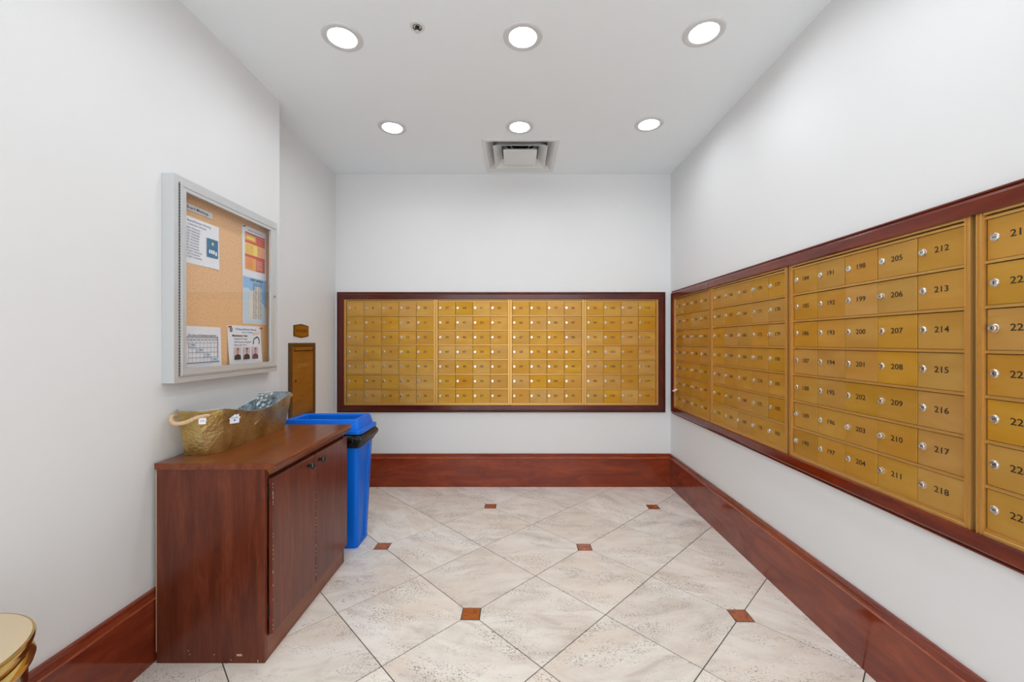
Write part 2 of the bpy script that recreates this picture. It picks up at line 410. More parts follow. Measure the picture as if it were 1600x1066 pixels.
def bank(cols, numbers, loc, rz, label):
    t = thing('mailbox_bank', label, 'mailboxes', loc, rz, 'brass mailbox banks')
    Wd = cols*PX + 2*FW; Ht = 7*PZ + .030
    obj('back_panel', box_bm((.001, -.006, .001), (Wd-.001, -.001, Ht-.001)), M['brassdark'], t)
    for x0, x1 in ((0, FW), (Wd-FW, Wd)):
        b = new_bm(); add_box(b, (x0+.0012, -.020, 0), (x1-.0012, -.002, Ht))
        inx = x1-.007 if x0 == 0 else x0+.0012
        o_x = x0+.0012 if x0 == 0 else x1-.0055
        add_box(b, (inx, -.0235, 0), (inx+.0045, -.020, Ht)); add_box(b, (o_x, -.0235, 0), (o_x+.004, -.020, Ht))
        obj('stile', b, M['brassframe'], t)
    for z0, z1 in ((0, .013), (Ht-.008, Ht)):
        obj('edge_rail', box_bm((FW-.001, -.023, z0), (Wd-FW+.001, -.002, z1), .001, 1), M['brassframe'], t)
    zb = .015
    for r in range(8):
        z = zb + r*PZ
        if r in (0, 7): z += .001 if r == 0 else -.002
        b = new_bm(); add_box(b, (FW-.001, -.0165, z-.0042), (Wd-FW+.001, -.006, z+.0018)); add_box(b, (FW-.001, -.013, z-.0042), (Wd-FW+.001, -.006, z+.0052))
        obj('shelf_rail', b, M['brassframe'], t)
    k = 0
    for c in range(cols):
        for r in range(7):
            n = numbers[k]; k += 1
            d = obj('door', DOOR, None, t, (FW + PX*(c+.5), -.012 + random.uniform(-.0006, .0006), zb + PZ*(6-r+.5)))
            d.rotation_euler = (random.uniform(-.004, .004), 0, random.uniform(-.006, .006))
            L = obj('lock', random.choice(LOCKS), None, d, (-PX/2+.020, .0004, .004))
            L.rotation_euler = (0, random.choice([0, PI/2, PI/2, PI/2, 1.2]), 0)
            text('number', str(n), .0285, M['engrave'], d, (.002, -.0003, .004), xs=1.12, bold=.0002)
    return t, Wd, Ht
def moulded_frame(label, loc, rz, x0, x1, z0, z1, wd, splits):
    """rectangular mitred picture-frame moulding; x0..x1, z0..z1 outer edges in local x,z"""
    t = thing('wooden_surround', label, 'frame', loc, rz)
    pf = [(0, -.0006), (0, -.012), (.003, -.017), (.008, -.017), (.011, -.013), (.013, -.020), (.019, -.029), (.026, -.033), (wd-.004, -.033), (wd, -.029), (wd, -.0006)]
    def seg(pa, pb, da, db, m):      # pa,pb outer corner points; da,db inward directions at each
        bm = new_bm()
        A = [bm.verts.new((pa[0]+da[0]*w_, y, pa[1]+da[1]*w_)) for w_, y in pf]
        B = [bm.verts.new((pb[0]+db[0]*w_, y, pb[1]+db[1]*w_)) for w_, y in pf]
        for k in range(len(pf)-1): bm.faces.new((A[k], A[k+1], B[k+1], B[k]))
        bm.faces.new((A[-1], A[0], B[0], B[-1])); bm.faces.new(A); bm.faces.new(B[::-1])
        obj('moulding', bm, m, t)
    mh, mv = (M['dark_x'], M['dark_z']) if splits else (M['mid_x'], M['mid_z'])
    seg((x0, z1), (x1, z1), (1, -1), (-1, -1), mh)
    seg((x1, z1), (x1, z0), (-1, -1), (-1, 1), mv)
    seg((x0, z0), (x0, z1), (1, 1), (1, -1), mv)
    if splits:
        seg((x0, z0), (splits-.0004, z0), (1, 1), (0, 1), mh); seg((splits+.0004, z0), (x1, z0), (0, 1), (-1, 1), mh)
    else: seg((x0, z0), (x1, z0), (1, 1), (-1, 1), mh)
ZB0 = .743
# back wall
nums = [n for n in range(1, 121) if n != 13]
x = -1.556; k = 0
for cols, where in ((5, 'brass mailbox bank on the back wall with doors 1 to 36, nearest the left corner'), (4, 'brass mailbox bank on the back wall with doors 37 to 64, second from the left'),
                    (4, 'brass mailbox bank on the back wall with doors 65 to 92, third from the left'), (4, 'brass mailbox bank on the back wall with doors 93 to 120, beside the right corner')):
    _, Wd, Ht = bank(cols, nums[k:k+cols*7], (x, YB, ZB0), 0, where); k += cols*7; x += Wd
xe = x
moulded_frame('dark cherry moulded wooden frame around the mailboxes on the back wall', (0, YB, 0), 0, -1.556-.068, xe+.068, ZB0-.066, ZB0+Ht+.068, .0685, .52)
# right wall (rotated so that local x runs towards the camera)
s = 3.598; n0 = 121
for cols, g_, where in ((4, .004, 'brass mailbox bank on the right wall with doors 121 to 148, by the corner'), (5, .014, 'brass mailbox bank on the right wall with doors 149 to 183, second from corner'),
                    (5, .012, 'brass mailbox bank on the right wall with doors 184 to 218, third from corner'), (5, 0, 'nearest brass mailbox bank on the right wall, starting with door 219')):
    _, Wd, Ht = bank(cols, list(range(n0, n0+cols*7)), (XR, s, ZB0), -PI/2, where); n0 += cols*7; s -= Wd + g_
moulded_frame('dark cherry moulded wooden frame around the mailboxes on the right wall', (XR, 0, 0), -PI/2, -(3.598+.068), -s+.068, ZB0-.066, ZB0+Ht+.068, .0685, 0)
# curled slip of paper caught above the lowest far door on the right wall
bm = new_bm(); thick_grid(bm, 6, 1, lambda u, v_: Vector((XR-.018-.030*math.sin(u*1.5), 3.575-.06*v_, .757+PZ+.022*(1-u)**2)), Vector((0, 0, .0006)))
tag(obj('paper_slip', bm, M['paper'], smooth=True), 'small curled white paper slip poking out beside the lowest far door on the right wall', 'paper')

# ------------------------------------------------------------------ mail drop and sign on the left wall recess
t = thing('mail_drop', 'narrow bronze letter drop door with slot, on the wall above the blue bin', 'mail drop', (XLB, 2.953, .74), PI/2)
DW, DH = .379, .570
for a, b in (((0, 0), (.036, DH)), ((DW-.030, 0), (DW, DH)), ((.036, DH-.026), (DW-.030, DH)), ((.036, 0), (DW-.030, .026))):
    obj('frame', box_bm((a[0], -.014, a[1]), (b[0], -.0005, b[1]), .002, 1), M['bronzeedge'], t)
d = obj('door', box_bm((.038, -.010, .028), (DW-.032, -.002, DH-.028), .001, 1), M['bronze'], t)
obj('slot', box_bm((.062, -.0105, DH-.064), (DW-.062, -.009, DH-.056)), M['black'], d)
bm = new_bm(); prism(bm, [(.060, DH-.038), (DW-.060, DH-.034), (DW-.062, DH-.050), (.062, DH-.056)], -.026, -.010); obj('slot_flap', bm, M['bronze'], d)
bm = new_bm(); prism(bm, [(DW-.105, DH-.060), (DW-.066, DH-.060), (DW-.048, DH-.034), (DW-.062, DH-.036), (DW-.075, DH-.052)], -.0285, -.0255); obj('flap_bracket', bm, M['black'], d)
bm = new_bm(); lathe(bm, [(.008, 0), (.008, .003), (.004, .004), (0, .004)], 14); me = mesh_of(bm, 'lock', M['black'], True); me.transform(Matrix.Rotation(PI/2, 4, 'X'))
obj('lock', me, None, d, (.085, -.0102, .287))
text('lettering', 'LETTERS', .042, M['faintink'], d, (.19, -.0105, .395))
t = thing('brass_plaque', 'small six-sided bronze plaque reading outgoing above the letter drop', 'sign', (XLB, 3.023, 1.349), PI/2)
hx = lambda e: [(0+e, .013+e*.8), (.107, 0+e), (.214-e, .013+e*.8), (.214-e, .093-e*.8), (.107, .106-e), (0+e, .093-e*.8)]
bm = new_bm(); prism(bm, hx(0), -.006, -.0005); obj('rim', bm, M['bronzeedge'], t)
bm = new_bm(); prism(bm, hx(.009), -.0075, -.0055); obj('face', bm, M['bronze'], t)
text('lettering', 'OUTGOING', .030, M['engrave'], t, (.107, -.0076, .052))

# ------------------------------------------------------------------ notice case on the left wall (local x = +Y, y = into wall)
cx0, cz0 = 1.733, 1.143; CW, CHt, CD = .748, .892, .054
t = thing('notice_case', 'silver aluminium glazed notice board case hanging on the left wall', 'notice board', (XL, cx0, cz0), PI/2)
bm = new_bm()
add_box(bm, (0, -CD, 0), (.024, -.0005, CHt)); add_box(bm, (CW-.006, -CD, 0), (CW, -.0005, CHt)); add_box(bm, (.024, -CD, 0), (CW-.006, -.0005, .024)); add_box(bm, (.024, -CD, CHt-.027), (CW-.006, -.0005, CHt))
obj('case_body', bm, M['alu'], t)
obj('cork_panel', box_bm((.024, -.006, .024), (CW-.006, -.001, CHt-.027)), M['cork'], t)
dr = obj('door_frame', (lambda bm: (prism(bm, [(.029, .026), (.681+.060, .026), (.681, .060), (.060, .060)], -.058, -.046), prism(bm, [(.741, .026), (.741, .863), (.681, .834), (.681, .060)], -.058, -.046),
     prism(bm, [(.741, .863), (.029, .863), (.060, .834), (.681, .834)], -.058, -.046), prism(bm, [(.029, .863), (.029, .026), (.060, .060), (.060, .834)], -.058, -.046),
     [add_box(bm, a, b) for a, b in (((.036, -.061, .033), (.734, -.058, .040)), ((.036, -.061, .850), (.734, -.058, .856)), ((.036, -.061, .040), (.042, -.058, .850)), ((.728, -.061, .040), (.734, -.058, .850)))], bm)[-1])(new_bm()), M['alu'], t)
obj('glass_pane', box_bm((.055, -.052, .055), (.686, -.049, .839)), M['glass'], dr)
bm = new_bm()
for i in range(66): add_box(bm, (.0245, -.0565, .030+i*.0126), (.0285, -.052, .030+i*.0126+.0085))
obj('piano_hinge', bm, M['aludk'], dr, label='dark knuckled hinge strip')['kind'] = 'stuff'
bm = new_bm(); lathe(bm, [(.009, 0), (.009, .004), (.007, .006), (0, .006)], 18); me = mesh_of(bm, 'door_lock', M['nickel'], True); me.transform(Matrix.Rotation(PI/2, 4, 'X'))
obj('door_lock', me, None, dr, (.709, -.058, .446))
# papers: origin at lower left corner, in room coordinates on the cork
def paper(name, label, y0, z0, w_, h_, bulge=.006, rot=0):
    t = thing(name, label, 'sign' if 'strip' in name else 'notice', (XL+.0065, y0, z0), PI/2)
    bm = new_bm(); N = 8
    thick_grid(bm, N, N, lambda u, v_: Vector((u*w_ + rot*(1-v_)*h_, -(bulge*(abs(2*u-1)**2.2)*(1-v_)**1.5 + .0007), v_*h_)), Vector((0, .0004, 0)))
    obj('sheet', bm, M['paper'], t, smooth=True)
    return t
def patch(t, name, x0, z0, x1, z1, m, y=-.0013, label=None):
    return obj(name, box_bm((x0, y-.0003, z0), (x1, y, z1)), m, t, label=label)
def pin(t, x, z, m, y=-.002):
    bm = new_bm(); lathe(bm, [(.005, 0), (.003, .003), (.003, .007), (.0055, .009), (.0055, .011), (0, .0115)], 12); me = mesh_of(bm, 'push_pin', m, True); me.transform(Matrix.Rotation(PI/2, 4, 'X'))
    obj('push_pin', me, None, t, (x, y, z))
TX = dict(extrude=.0001)
# heading strip
t = thing('heading_strip', 'grey heading strip reading board meetings at the top of the notice case', 'sign', (XL+.0065, 1.762, 1.920), PI/2)
obj('plate', box_bm((0, -.004, 0), (.249, -.0005, .029), .0008, 1), M['sign'], t)
text('lettering', 'TM Board Meetings', .0205, M['darkink'], t, (.140, -.0042, .0145), bold=.0002, **TX)
# sheet with meeting dates
t = paper('meeting_sheet', 'white meeting dates sheet with a teal picture, upper left in the notice case', 1.779, 1.680, .279, .213, .004)
text('lettering', 'TM Board/Member Meeting', .015, M['ink'], t, (.140, -.0014, .196), **TX)
text('lettering', 'Conference Call Dates', .012, M['ink'], t, (.140, -.0014, .180), **TX)
for i, mo in enumerate(['January  18, 2023  Wednesday', 'February 15, 2023 Wednesday', 'March   15, 2023  Wednesday', 'April    19, 2023  Wednesday', 'May     17, 2023  Wednesday', 'June    21, 2023  Wednesday', 'July     19, 2023  Wednesday', 'August  16, 2023 Wednesday', 'September 20, 2023  Wednesday', 'October 18, 2023 Wednesday', 'November 15, 2023  Wednesday']):
    text('lettering', mo, .0108, M['ink'], t, (.022, -.0026, .162-i*.0132), align='LEFT', **TX)
p = patch(t, 'picture', .197, .052, .270, .142, M['teal'], -.0040, 'teal printed picture with a light bulb')
bm = new_bm(); lathe(bm, [(0, 0), (.0062, .006), (.0062, .011), (.003, .0165), (0, .018)], 10); me = mesh_of(bm, 'light_bulb', M['yellow']); me.transform(Matrix.Scale(.05, 4, (0, 1, 0))); obj('light_bulb', me, None, p, (.2335, -.0045, .110))
for dx in (.214, .228, .241, .256):
    bm = new_bm(); prism(bm, [(-.005, -.010), (.005, -.010), (.005, .003), (.003, .009), (-.003, .009), (-.005, .003)], -.0002, 0); obj('printed_figure', bm, M['paper'], p, (dx, -.0044, .080-(dx > .25)*.004))
# colourful flyer
t = paper('coloured_flyer', 'flyer with red, orange and yellow panels, upper right in the notice case', 2.2335, 1.684, .213, .279, .002)
pin(t, .008, .270, M['pinclear'])
y_ = -.0022
text('lettering', 'EMERGENCY INFORMATION', .010, M['ink'], t, (.108, -.0024, .258), **TX)
for a in ((.022, .236, .200, .246, 'red'), (.022, .202, .118, .234, 'orange'), (.118, .202, .200, .234, 'red'), (.022, .186, .200, .202, 'red'), (.022, .124, .128, .186, 'yellow'), (.128, .124, .200, .186, 'peach'),
          (.022, .108, .200, .124, 'red'), (.022, .038, .118, .108, 'orange'), (.118, .038, .200, .108, 'red')):
    patch(t, 'printed_panel', a[0], a[1], a[2], a[3], M[a[4]], y_)
patch(t, 'printed_panel', .036, .209, .104, .228, M['yellow'], -.0026)
for i in range(8):
    text('lettering', 'call desk and stay calm', .0072, M['red'], t, (.026, -.0026, .178-i*.0066), align='LEFT', **TX)
    text('lettering', 'leave by the stairs', .0072, M['yellow' if i % 2 else 'paper'], t, (.124, -.0026, .100-i*.0072), align='LEFT', **TX)
    text('lettering', 'meet outside by gate', .0072, M['red'], t, (.026, -.0026, .100-i*.0072), align='LEFT', **TX)
    text('lettering', 'numbers to call', .0072, M['red'], t, (.132, -.0026, .178-i*.0066), align='LEFT', **TX)
# sky sheet
t = paper('sky_poster', 'blue sky sheet listing two columns of text, below the coloured flyer', 2.2376, 1.421, .210, .262, .0012)
bm = new_bm(); prism(bm, [(.003, .006), (.207, .006), (.207, .259), (.003, .259)], -.0021, -.0018); obj('sky_print', bm, M['sky'], t)
bm = new_bm(); prism(bm, [(.003, .006), (.207, .006), (.207, .090), (.180, .120), (.150, .110), (.120, .150), (.080, .175), (.045, .200), (.003, .196)], -.0025, -.0022); obj('cloud_print', bm, M['cloud'], t)
bm = new_bm(); prism(bm, [(.052, .03), (.165, .03), (.165, .200), (.150, .215), (.10, .212), (.10, .195), (.052, .175)], -.0029, -.0026); obj('tower_print', bm, M['stoneprint'], t)
text('lettering', 'UNIT LISTING', .018, M['darkink'], t, (.118, -.0031, .247), bold=.0005, **TX)
for i in range(19):
    for cx_ in (.085, .128): text('lettering', ('%d  %s' % (101+i*7, 'Ridge Ward Lane Fern'.split()[i % 4])), .0105, M['darkink'], t, (cx_, -.0032, .228-i*.0108), align='LEFT', xs=.8, **TX)
# schedule
t = paper('schedule_sheet', 'white sheet with a ruled schedule table, lower left in the notice case', 1.792, 1.180, .279, .212, .003, .02)
text('lettering', 'Fire Stair and Standpipe Inspection', .0125, M['darkink'], t, (.16, -.0022, .170), **TX)
for a in ((.03, .160, .256, .1635), (.03, .0395, .268, .0435), (.03, .0395, .033, .1635), (.254, .0395, .258, .1635), (.03, .133, .256, .1345), (.072, .111, .256, .1125), (.072, .088, .256, .0895), (.072, .064, .256, .0655)):
    patch(t, 'ruled_line', *a, M['ink'], -.0034)
for i in range(8): patch(t, 'ruled_line', .072+i*.0228, .0435, .0728+i*.0228, .160, M['ink'], -.0034)
for i in range(10): text('lettering', '2021' if i % 2 else '2022', .0105, M['darkink'], t, (.040+i*.0228, -.0036, .148), xs=.7, **TX)
for i in range(4):
    patch(t, 'shaded_cell', .076+i*.046, .114-i*.0235, .118+i*.046, .131-i*.0235, M['cloud'], -.0036)
    text('lettering', 'TM', .0135, M['darkink'], t, (.097+i*.046, -.0040, .1225-i*.0235), **TX)
# maintenance sheet
t = paper('maintenance_sheet', 'white maintenance team sheet with three portraits, held by red pins', 2.118, 1.194, .276, .213, .010, .02)
pin(t, .010, .204, M['pinred'], -.003); pin(t, .270, .203, M['pinred'], -.003)
text('lettering', 'TM Board/Member Meeting', .0155, M['blueink'], t, (.148, -.0022, .193), **TX)
text('lettering', 'with our residents', .0130, M['blueink'], t, (.160, -.0022, .177), **TX)
text('lettering', 'Maintenance Team', .0160, M['darkink'], t, (.036, -.0022, .158), align='LEFT', bold=.0003, **TX)
for i, s_ in enumerate(('Small Jobs: Manager', 'Small Repairs: Handyman', 'Other Jobs: Porter')): text('lettering', '\u2013 '+s_, .0135, M['ink'], t, (.040, -.0026, .141-i*.0165), align='LEFT', **TX)
patch(t, 'emblem', .020, .178, .036, .199, M['darkink'], -.0024)
text('emblem_letter', 'A', .016, M['paper'], t, (.028, -.0028, .189), **TX)
bm = new_bm(); prism(bm, [(.205, .112), (.211, .110), (.213, .136), (.222, .142), (.245, .150), (.252, .143), (.258, .130), (.254, .112), (.260, .112), (.264, .132), (.254, .150), (.240, .157), (.216, .146), (.207, .136)], -.0038, -.0034); obj('hammer_drawing', bm, M['darkink'], t)
for x_, z_ in ((.205, .163), (.218, .170), (.232, .168), (.246, .172)): patch(t, 'sun_mark', x_, z_, x_+.008, z_+.007, M['orange'], -.0036)
for i, sh in enumerate(('shirt', 'shirt', 'maroon')):
    x_ = .046 + i*.074
    p = patch(t, 'portrait', x_, .030, x_+.052, .097, M['mauve'], -.0064)
    bm = new_bm(); prism(bm, [(0, 0), (.052, 0), (.051, .016), (.046, .023), (.032, .029), (.020, .029), (.006, .023), (.001, .016)], -.0003, 0); obj('portrait_shirt', bm, M[sh], p, (x_, -.0068, .030))
    bm = new_bm(); prism(bm, [(.026+.0095*math.cos(a*PI/6), .044+.0145*math.sin(a*PI/6)) for a in range(12)], -.0006, -.0003); obj('portrait_face', bm, M['skin'], p, (x_, -.0068, .030))
    bm = new_bm(); prism(bm, [(.0165, .050), (.018, .057), (.023, .0605), (.029, .0605), (.034, .057), (.0355, .050), (.031, .054), (.021, .054)], -.0008, -.0006); obj('portrait_hair', bm, M['darkink'], p, (x_, -.0068, .030))

# ------------------------------------------------------------------ cabinet
X0, X1, Y0, Y1 = -1.474, -1.030, 1.68, 2.455
t = thing('storage_cabinet', 'low mahogany laminate two-door cabinet standing against the left wall', 'cabinet', ((X0+X1)/2, (Y0+Y1)/2, 0))
ox, oy = -(X0+X1)/2, -(Y0+Y1)/2
def cb(name, a, b, m, bev=.001, parent=t, label=None):
    return obj(name, box_bm((a[0]+ox, a[1]+oy, a[2]), (b[0]+ox, b[1]+oy, b[2]), bev, 1), m, parent, label=label)
cb('side_panel', (X0, Y0, 0), (X1, Y0+.019, .797), M['lam_z']); cb('side_panel', (X0, Y1-.019, 0), (X1, Y1, .797), M['lam_z'])
cb('back_panel', (X0-.0035, Y0+.001, .045), (X0-.0003, Y1-.001, .79), M['raw'], .0003, label='pale raw edged back panel')
cb('base_board', (X0, Y0+.019, .08), (X1-.01, Y1-.019, .098), M['lam_z'])
cb('plinth', (X1-.019, Y0+.019, 0), (X1-.0005, Y1-.019, .0975), M['lam_y'])
cb('top_rail', (X1-.022, Y0+.019, .72), (X1-.006, Y1-.019, .797), M['lam_z'])
bm = new_bm()
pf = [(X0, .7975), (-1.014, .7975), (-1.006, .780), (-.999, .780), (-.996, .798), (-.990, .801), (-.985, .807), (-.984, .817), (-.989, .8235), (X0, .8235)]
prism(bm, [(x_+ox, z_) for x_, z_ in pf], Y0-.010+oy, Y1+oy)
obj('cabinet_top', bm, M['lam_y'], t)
for a, b, ks in ((Y0+.022, 2.0665, 1), (2.0695, Y1-.002, -1)):
    d = cb('cabinet_door', (X1+.001, a, .102), (X1+.020, b, .752), M['lam_z'], .003)
    ky = (1.995 if ks == 1 else 2.105)
    bm = new_bm(); lathe(bm, [(.011, 0), (.011, .002), (.006, .004), (.0055, .013), (.015, .018), (.018, .024), (.015, .030), (.008, .033), (0, .034)], 20)
    me = mesh_of(bm, 'knob', M['pewter'], True); me.transform(Matrix.Rotation(PI/2, 4, 'Y'))
    obj('knob', me, None, d, (X1+.020+ox, ky+oy, .715))
    hy = a+.001 if ks == 1 else b-.001
    for hz in (.17, .66):
        cb('hinge', (X1-.004, hy-.004, hz), (X1+.006, hy+.006, hz+.06), M['black'], .0005, parent=d)
bm = new_bm()
for i in range(26):
    z_ = random.uniform(.12, .74); add_box(bm, (X1+.0195+ox, Y0+.0225+oy, z_), (X1+.0212+ox, Y0+.0245+oy, z_+random.uniform(.002, .006)))
for i in range(20):
    z_ = random.uniform(.12, .60); add_box(bm, (X1+.0190+ox, 2.0690+oy, z_), (X1+.0208+ox, 2.0705+oy, z_+random.uniform(.002, .007)))
for x_, z_, w_, h_ in ((-1.145, .030, .022, .008), (-1.17, .012, .004, .003), (-1.24, .034, .005, .003), (-1.345, .050, .004, .003), (-1.34, .035, .004, .003), (-1.06, .004, .004, .010)):
    add_box(bm, (x_+ox, Y0-.0004+oy, z_), (x_+w_+ox, Y0+.0004+oy, z_+h_))
tag(obj('edge_chips', bm, M['raw'], t, label='pale chips where the laminate has worn off'), kind='stuff')

# ------------------------------------------------------------------ blue bin
t = thing('recycling_bin', 'tall narrow blue plastic bin with open-top lid between cabinet and mailboxes', 'bin', (-1.225, 2.685, 0))
ox, oy = 1.225, -2.685
def ring(x0, x1, y0, y1, z, r=.02, notch=0.0):
    pts = []
    for cx_, cy_, a0 in ((x1-r, y0+r, -PI/2), (x1-r, y1-r, 0), (x0+r, y1-r, PI/2), (x0+r, y0+r, PI)):
        if notch is not None and a0 == 0:
            pass
        for k in range(5): a = a0 + k*PI/8; pts.append((cx_+r*math.cos(a)+ox, cy_+r*math.sin(a)+oy, z))
        if a0 == -PI/2 or a0 == PI/2:      # channel in the two short sides
            L_ = (y1-y0); s_ = 1 if a0 == -PI/2 else -1; xx = x1 if s_ == 1 else x0
            ys = [y0+L_*.28, y0+L_*.31, y0+L_*.72, y0+L_*.75]
            if s_ == -1: ys = ys[::-1]
            for q, yy in enumerate(ys): pts.append((xx - s_*(notch if q in (1, 2) else 0)+ox, yy+oy, z))
    return pts
def loft(bm, rings, cap0=True, cap1=True, mi=0):
    R_ = [[bm.verts.new(p) for p in r] for r in rings]; n = len(R_[0])
    for a, b in zip(R_, R_[1:]):
        for i in range(n): bm.faces.new((a[i], a[(i+1) % n], b[(i+1) % n], b[i])).material_index = mi
    if cap0: bm.faces.new(R_[0][::-1]).material_index = mi
    if cap1: bm.faces.new(R_[-1]).material_index = mi
    return R_
bm = new_bm()
def brg(z, nt, ins=0):
    k = z/.74
    return ring(-1.425-.030*k+ins, -1.012+.030*k-ins, 2.612-.068*k+ins, 2.800+.030*k-ins, z, .022, nt)
loft(bm, [brg(.0, 0), brg(.010, .0, -.002), brg(.03, .012), brg(.62, .014), brg(.64, 0), brg(.735, 0), brg(.74, 0, .006), brg(.05, 0, .012)])
obj('bin_body', bm, M['blue'], t, smooth=True)
bm = new_bm()
FX0, FX1, FY0, FY1 = -1.482, -.960, 2.535, 2.842
rr = lambda i, z, r: ring(FX0+i, FX1-i, FY0+i, FY1-i, z, r, 0)
loft(bm, [rr(.006, .742, .022), rr(0, .744, .026), rr(0, .762, .026), rr(.004, .766, .024), rr(.018, .768, .024), rr(.030, .822, .024), rr(.036, .829, .022), rr(.058, .829, .012), rr(.066, .822, .010), rr(.072, .775, .008), rr(.066, .775, .008), rr(.040, .815, .015), rr(.016, .760, .02), rr(.012, .742, .02)], False, False)
bm.verts.ensure_lookup_table()
obj('bin_lid', bm, M['blue'], t, smooth=True, label='blue open frame lid')
bm = new_bm(); rings = []
for z, o_b in ((.752, .004), (.741, .010), (.728, .030), (.712, .040), (.696, .034), (.680, .018), (.664, .010), (.655, .004), (.66, -.002)):
    r_ = ring(-1.455-o_b*.3, -.982+o_b, 2.548-o_b*.6, 2.826+o_b*.25, z, .022, 0); q = []
    for k, p in enumerate(r_):
        nz = noise.noise(Vector((p[0]*14, p[1]*14, z*22)))
        q.append((min(p[0]+nz*.012*(1 if p[0] > 0 else 0), .318), p[1]+nz*.008, p[2]+noise.noise(Vector((p[0]*9+5, p[1]*9, 3)))*.012*(z < .74)))
    rings.append(q)
loft(bm, rings, False, False)
o_ = obj('bin_liner', bm, M['bag'], t, smooth=True, label='black plastic bag folded over the rim')
sm = o_.modifiers.new('smooth', 'SUBSURF'); sm.levels = sm.render_levels = 2

# ------------------------------------------------------------------ hexagonal tin planter on the cabinet
zt = .8240
t = thing('tin_planter', 'long hammered gold tin trough with rope handle standing on the cabinet top', 'planter', (-1.395, 2.095, zt))
ox, oy = 1.395, -2.095
def octa(hx_, hf, y0, y1, by, z, sag=0, n=10):
    pts = []; cx_ = -1.402
    def add(x_, y_, zz): pts.append((x_+ox, y_+oy, zz))
    add(cx_-hf, y0, z); add(cx_+hf, y0, z)
    for k in range(n+1): u = k/n; add(cx_+hx_, y0+by+(y1-y0-2*by)*u, z - sag*math.sin(PI*u)**1.3)
    add(cx_+hf, y1, z); add(cx_-hf, y1, z)
    for k in range(n+1): u = 1-k/n; add(cx_-hx_, y0+by+(y1-y0-2*by)*u, z - sag*math.sin(PI*u)**1.3)
    return pts
bot = octa(.080, .044, 1.788, 2.405, .064, 0); top = octa(.103, .044, 1.754, 2.440, .064, 1.021-zt, .048)
tin = octa(.1015, .0432, 1.7555, 2.4385, .0635, 1.0205-zt, .048); bin_ = octa(.0785, .0432, 1.7895, 2.4035, .0635, .003)
mid = lambda a, b, u: [tuple(p[k]*(1-u)+q[k]*u for k in range(3)) for p, q in zip(a, b)]
bm = new_bm(); loft(bm, [bot, mid(bot, top, .5), top], True, False); obj('planter_shell', bm, M['gold'], t)
bm = new_bm(); loft(bm, [bin_, mid(bin_, tin, .5), tin], True, False); obj('planter_lining', bm, M['zinc'], t, label='galvanised silver inside')
bm = new_bm(); ps = [Vector(p) for p in top] + [Vector(top[0]), Vector(top[1])]; tube(bm, ps, .0022, 6); obj('rolled_rim', bm, M['zinc'], t)
def rope(sgn):
    ctrl = [(.062, -.318, .172), (.062, -.334, .177), (.040, -.360, .172), (.010, -.376, .157), (-.028, -.382, .153), (-.056, -.370, .165), (-.072, -.345, .176), (-.072, -.318, .172)]
    P_ = [Vector((x_, y_*sgn if sgn > 0 else -y_, z_)) for x_, y_, z_ in ctrl]
    def cr(u):
        u *= len(P_)-1; i = min(int(u), len(P_)-2); f = u-i
        a, b, c_, d_ = P_[max(i-1, 0)], P_[i], P_[i+1], P_[min(i+2, len(P_)-1)]
        return .5*((2*b)+(c_-a)*f+(2*a-5*b+4*c_-d_)*f*f+(3*b-a-3*c_+d_)*f**3)
    bm = new_bm(); N = 90
    for s_ in range(3):
        pts = []
        for k in range(N+1):
            u = k/N; p = cr(u); tn = (cr(min(u+.01, 1))-cr(max(u-.01, 0))).normalized(); a = tn.cross(Vector((0, 0, 1))).normalized(); b = tn.cross(a)
            ph = u*2*PI*7 + s_*2*PI/3; pts.append(p + (a*math.cos(ph)+b*math.sin(ph))*.0042)
        tube(bm, pts, .0047, 7)
    obj('rope_handle', bm, M['rope'], t, smooth=True)
rope(1); rope(-1)
def on_side(u, w_, h_):          # frame on the camera-side long face
    pass
def sticker(name, shape, y, z, m, yaw, x, s_=1, label=None):
    bm = new_bm(); prism(bm, [(a*s_, b*s_) for a, b in shape], -.0006, 0); o = obj(name, bm, m, t, (x+ox, y+oy, z-zt), label=label)
    o.rotation_euler = (math.radians(-8)*0, 0, yaw); return o
h_ = [(-.021, -.020), (.019, -.020), (.019, .004), (.027, .004), (.016, .015), (.016, .023), (.009, .023), (.009, .019), (0, .024), (-.026, .004), (-.021, .004)]
st_ = sticker('house_label', h_, 1.872, .966, M['paper'], PI/2, -1.284, .95, 'white house-shaped price label')
st_.rotation_euler = (math.radians(6), 0, PI/2-.62)
text('lettering', 'HOME', .010, M['blueink'], st_, (-.001, -.0010, .006), **TX); text('lettering', '\u25a0', .010, M['blueink'], st_, (-.001, -.0010, -.005), **TX)
o = sticker('rope_tag', [(-.013, -.013), (.012, -.015), (.014, .012), (-.012, .013)], 1.745, .982, M['paper'], math.radians(38), -1.336, 1, 'small white tag on the rope')
text('lettering', 'Gift', .010, M['ink'], o, (0, -.0010, 0), **TX)
for k, (yy, zz, a) in enumerate(((2.050, .912, .009), (2.066, .918, .006), (2.078, .924, .004), (2.095, .932, .003))):
    o = sticker('glue_residue', [(-a, -a*.6), (a*.7, -a*.8), (a, a*.5), (-a*.2, a)], yy, zz, M['rope'], PI/2, -1.3035+(zz-.912)*.14); o.rotation_euler = (math.radians(9), 0, PI/2)

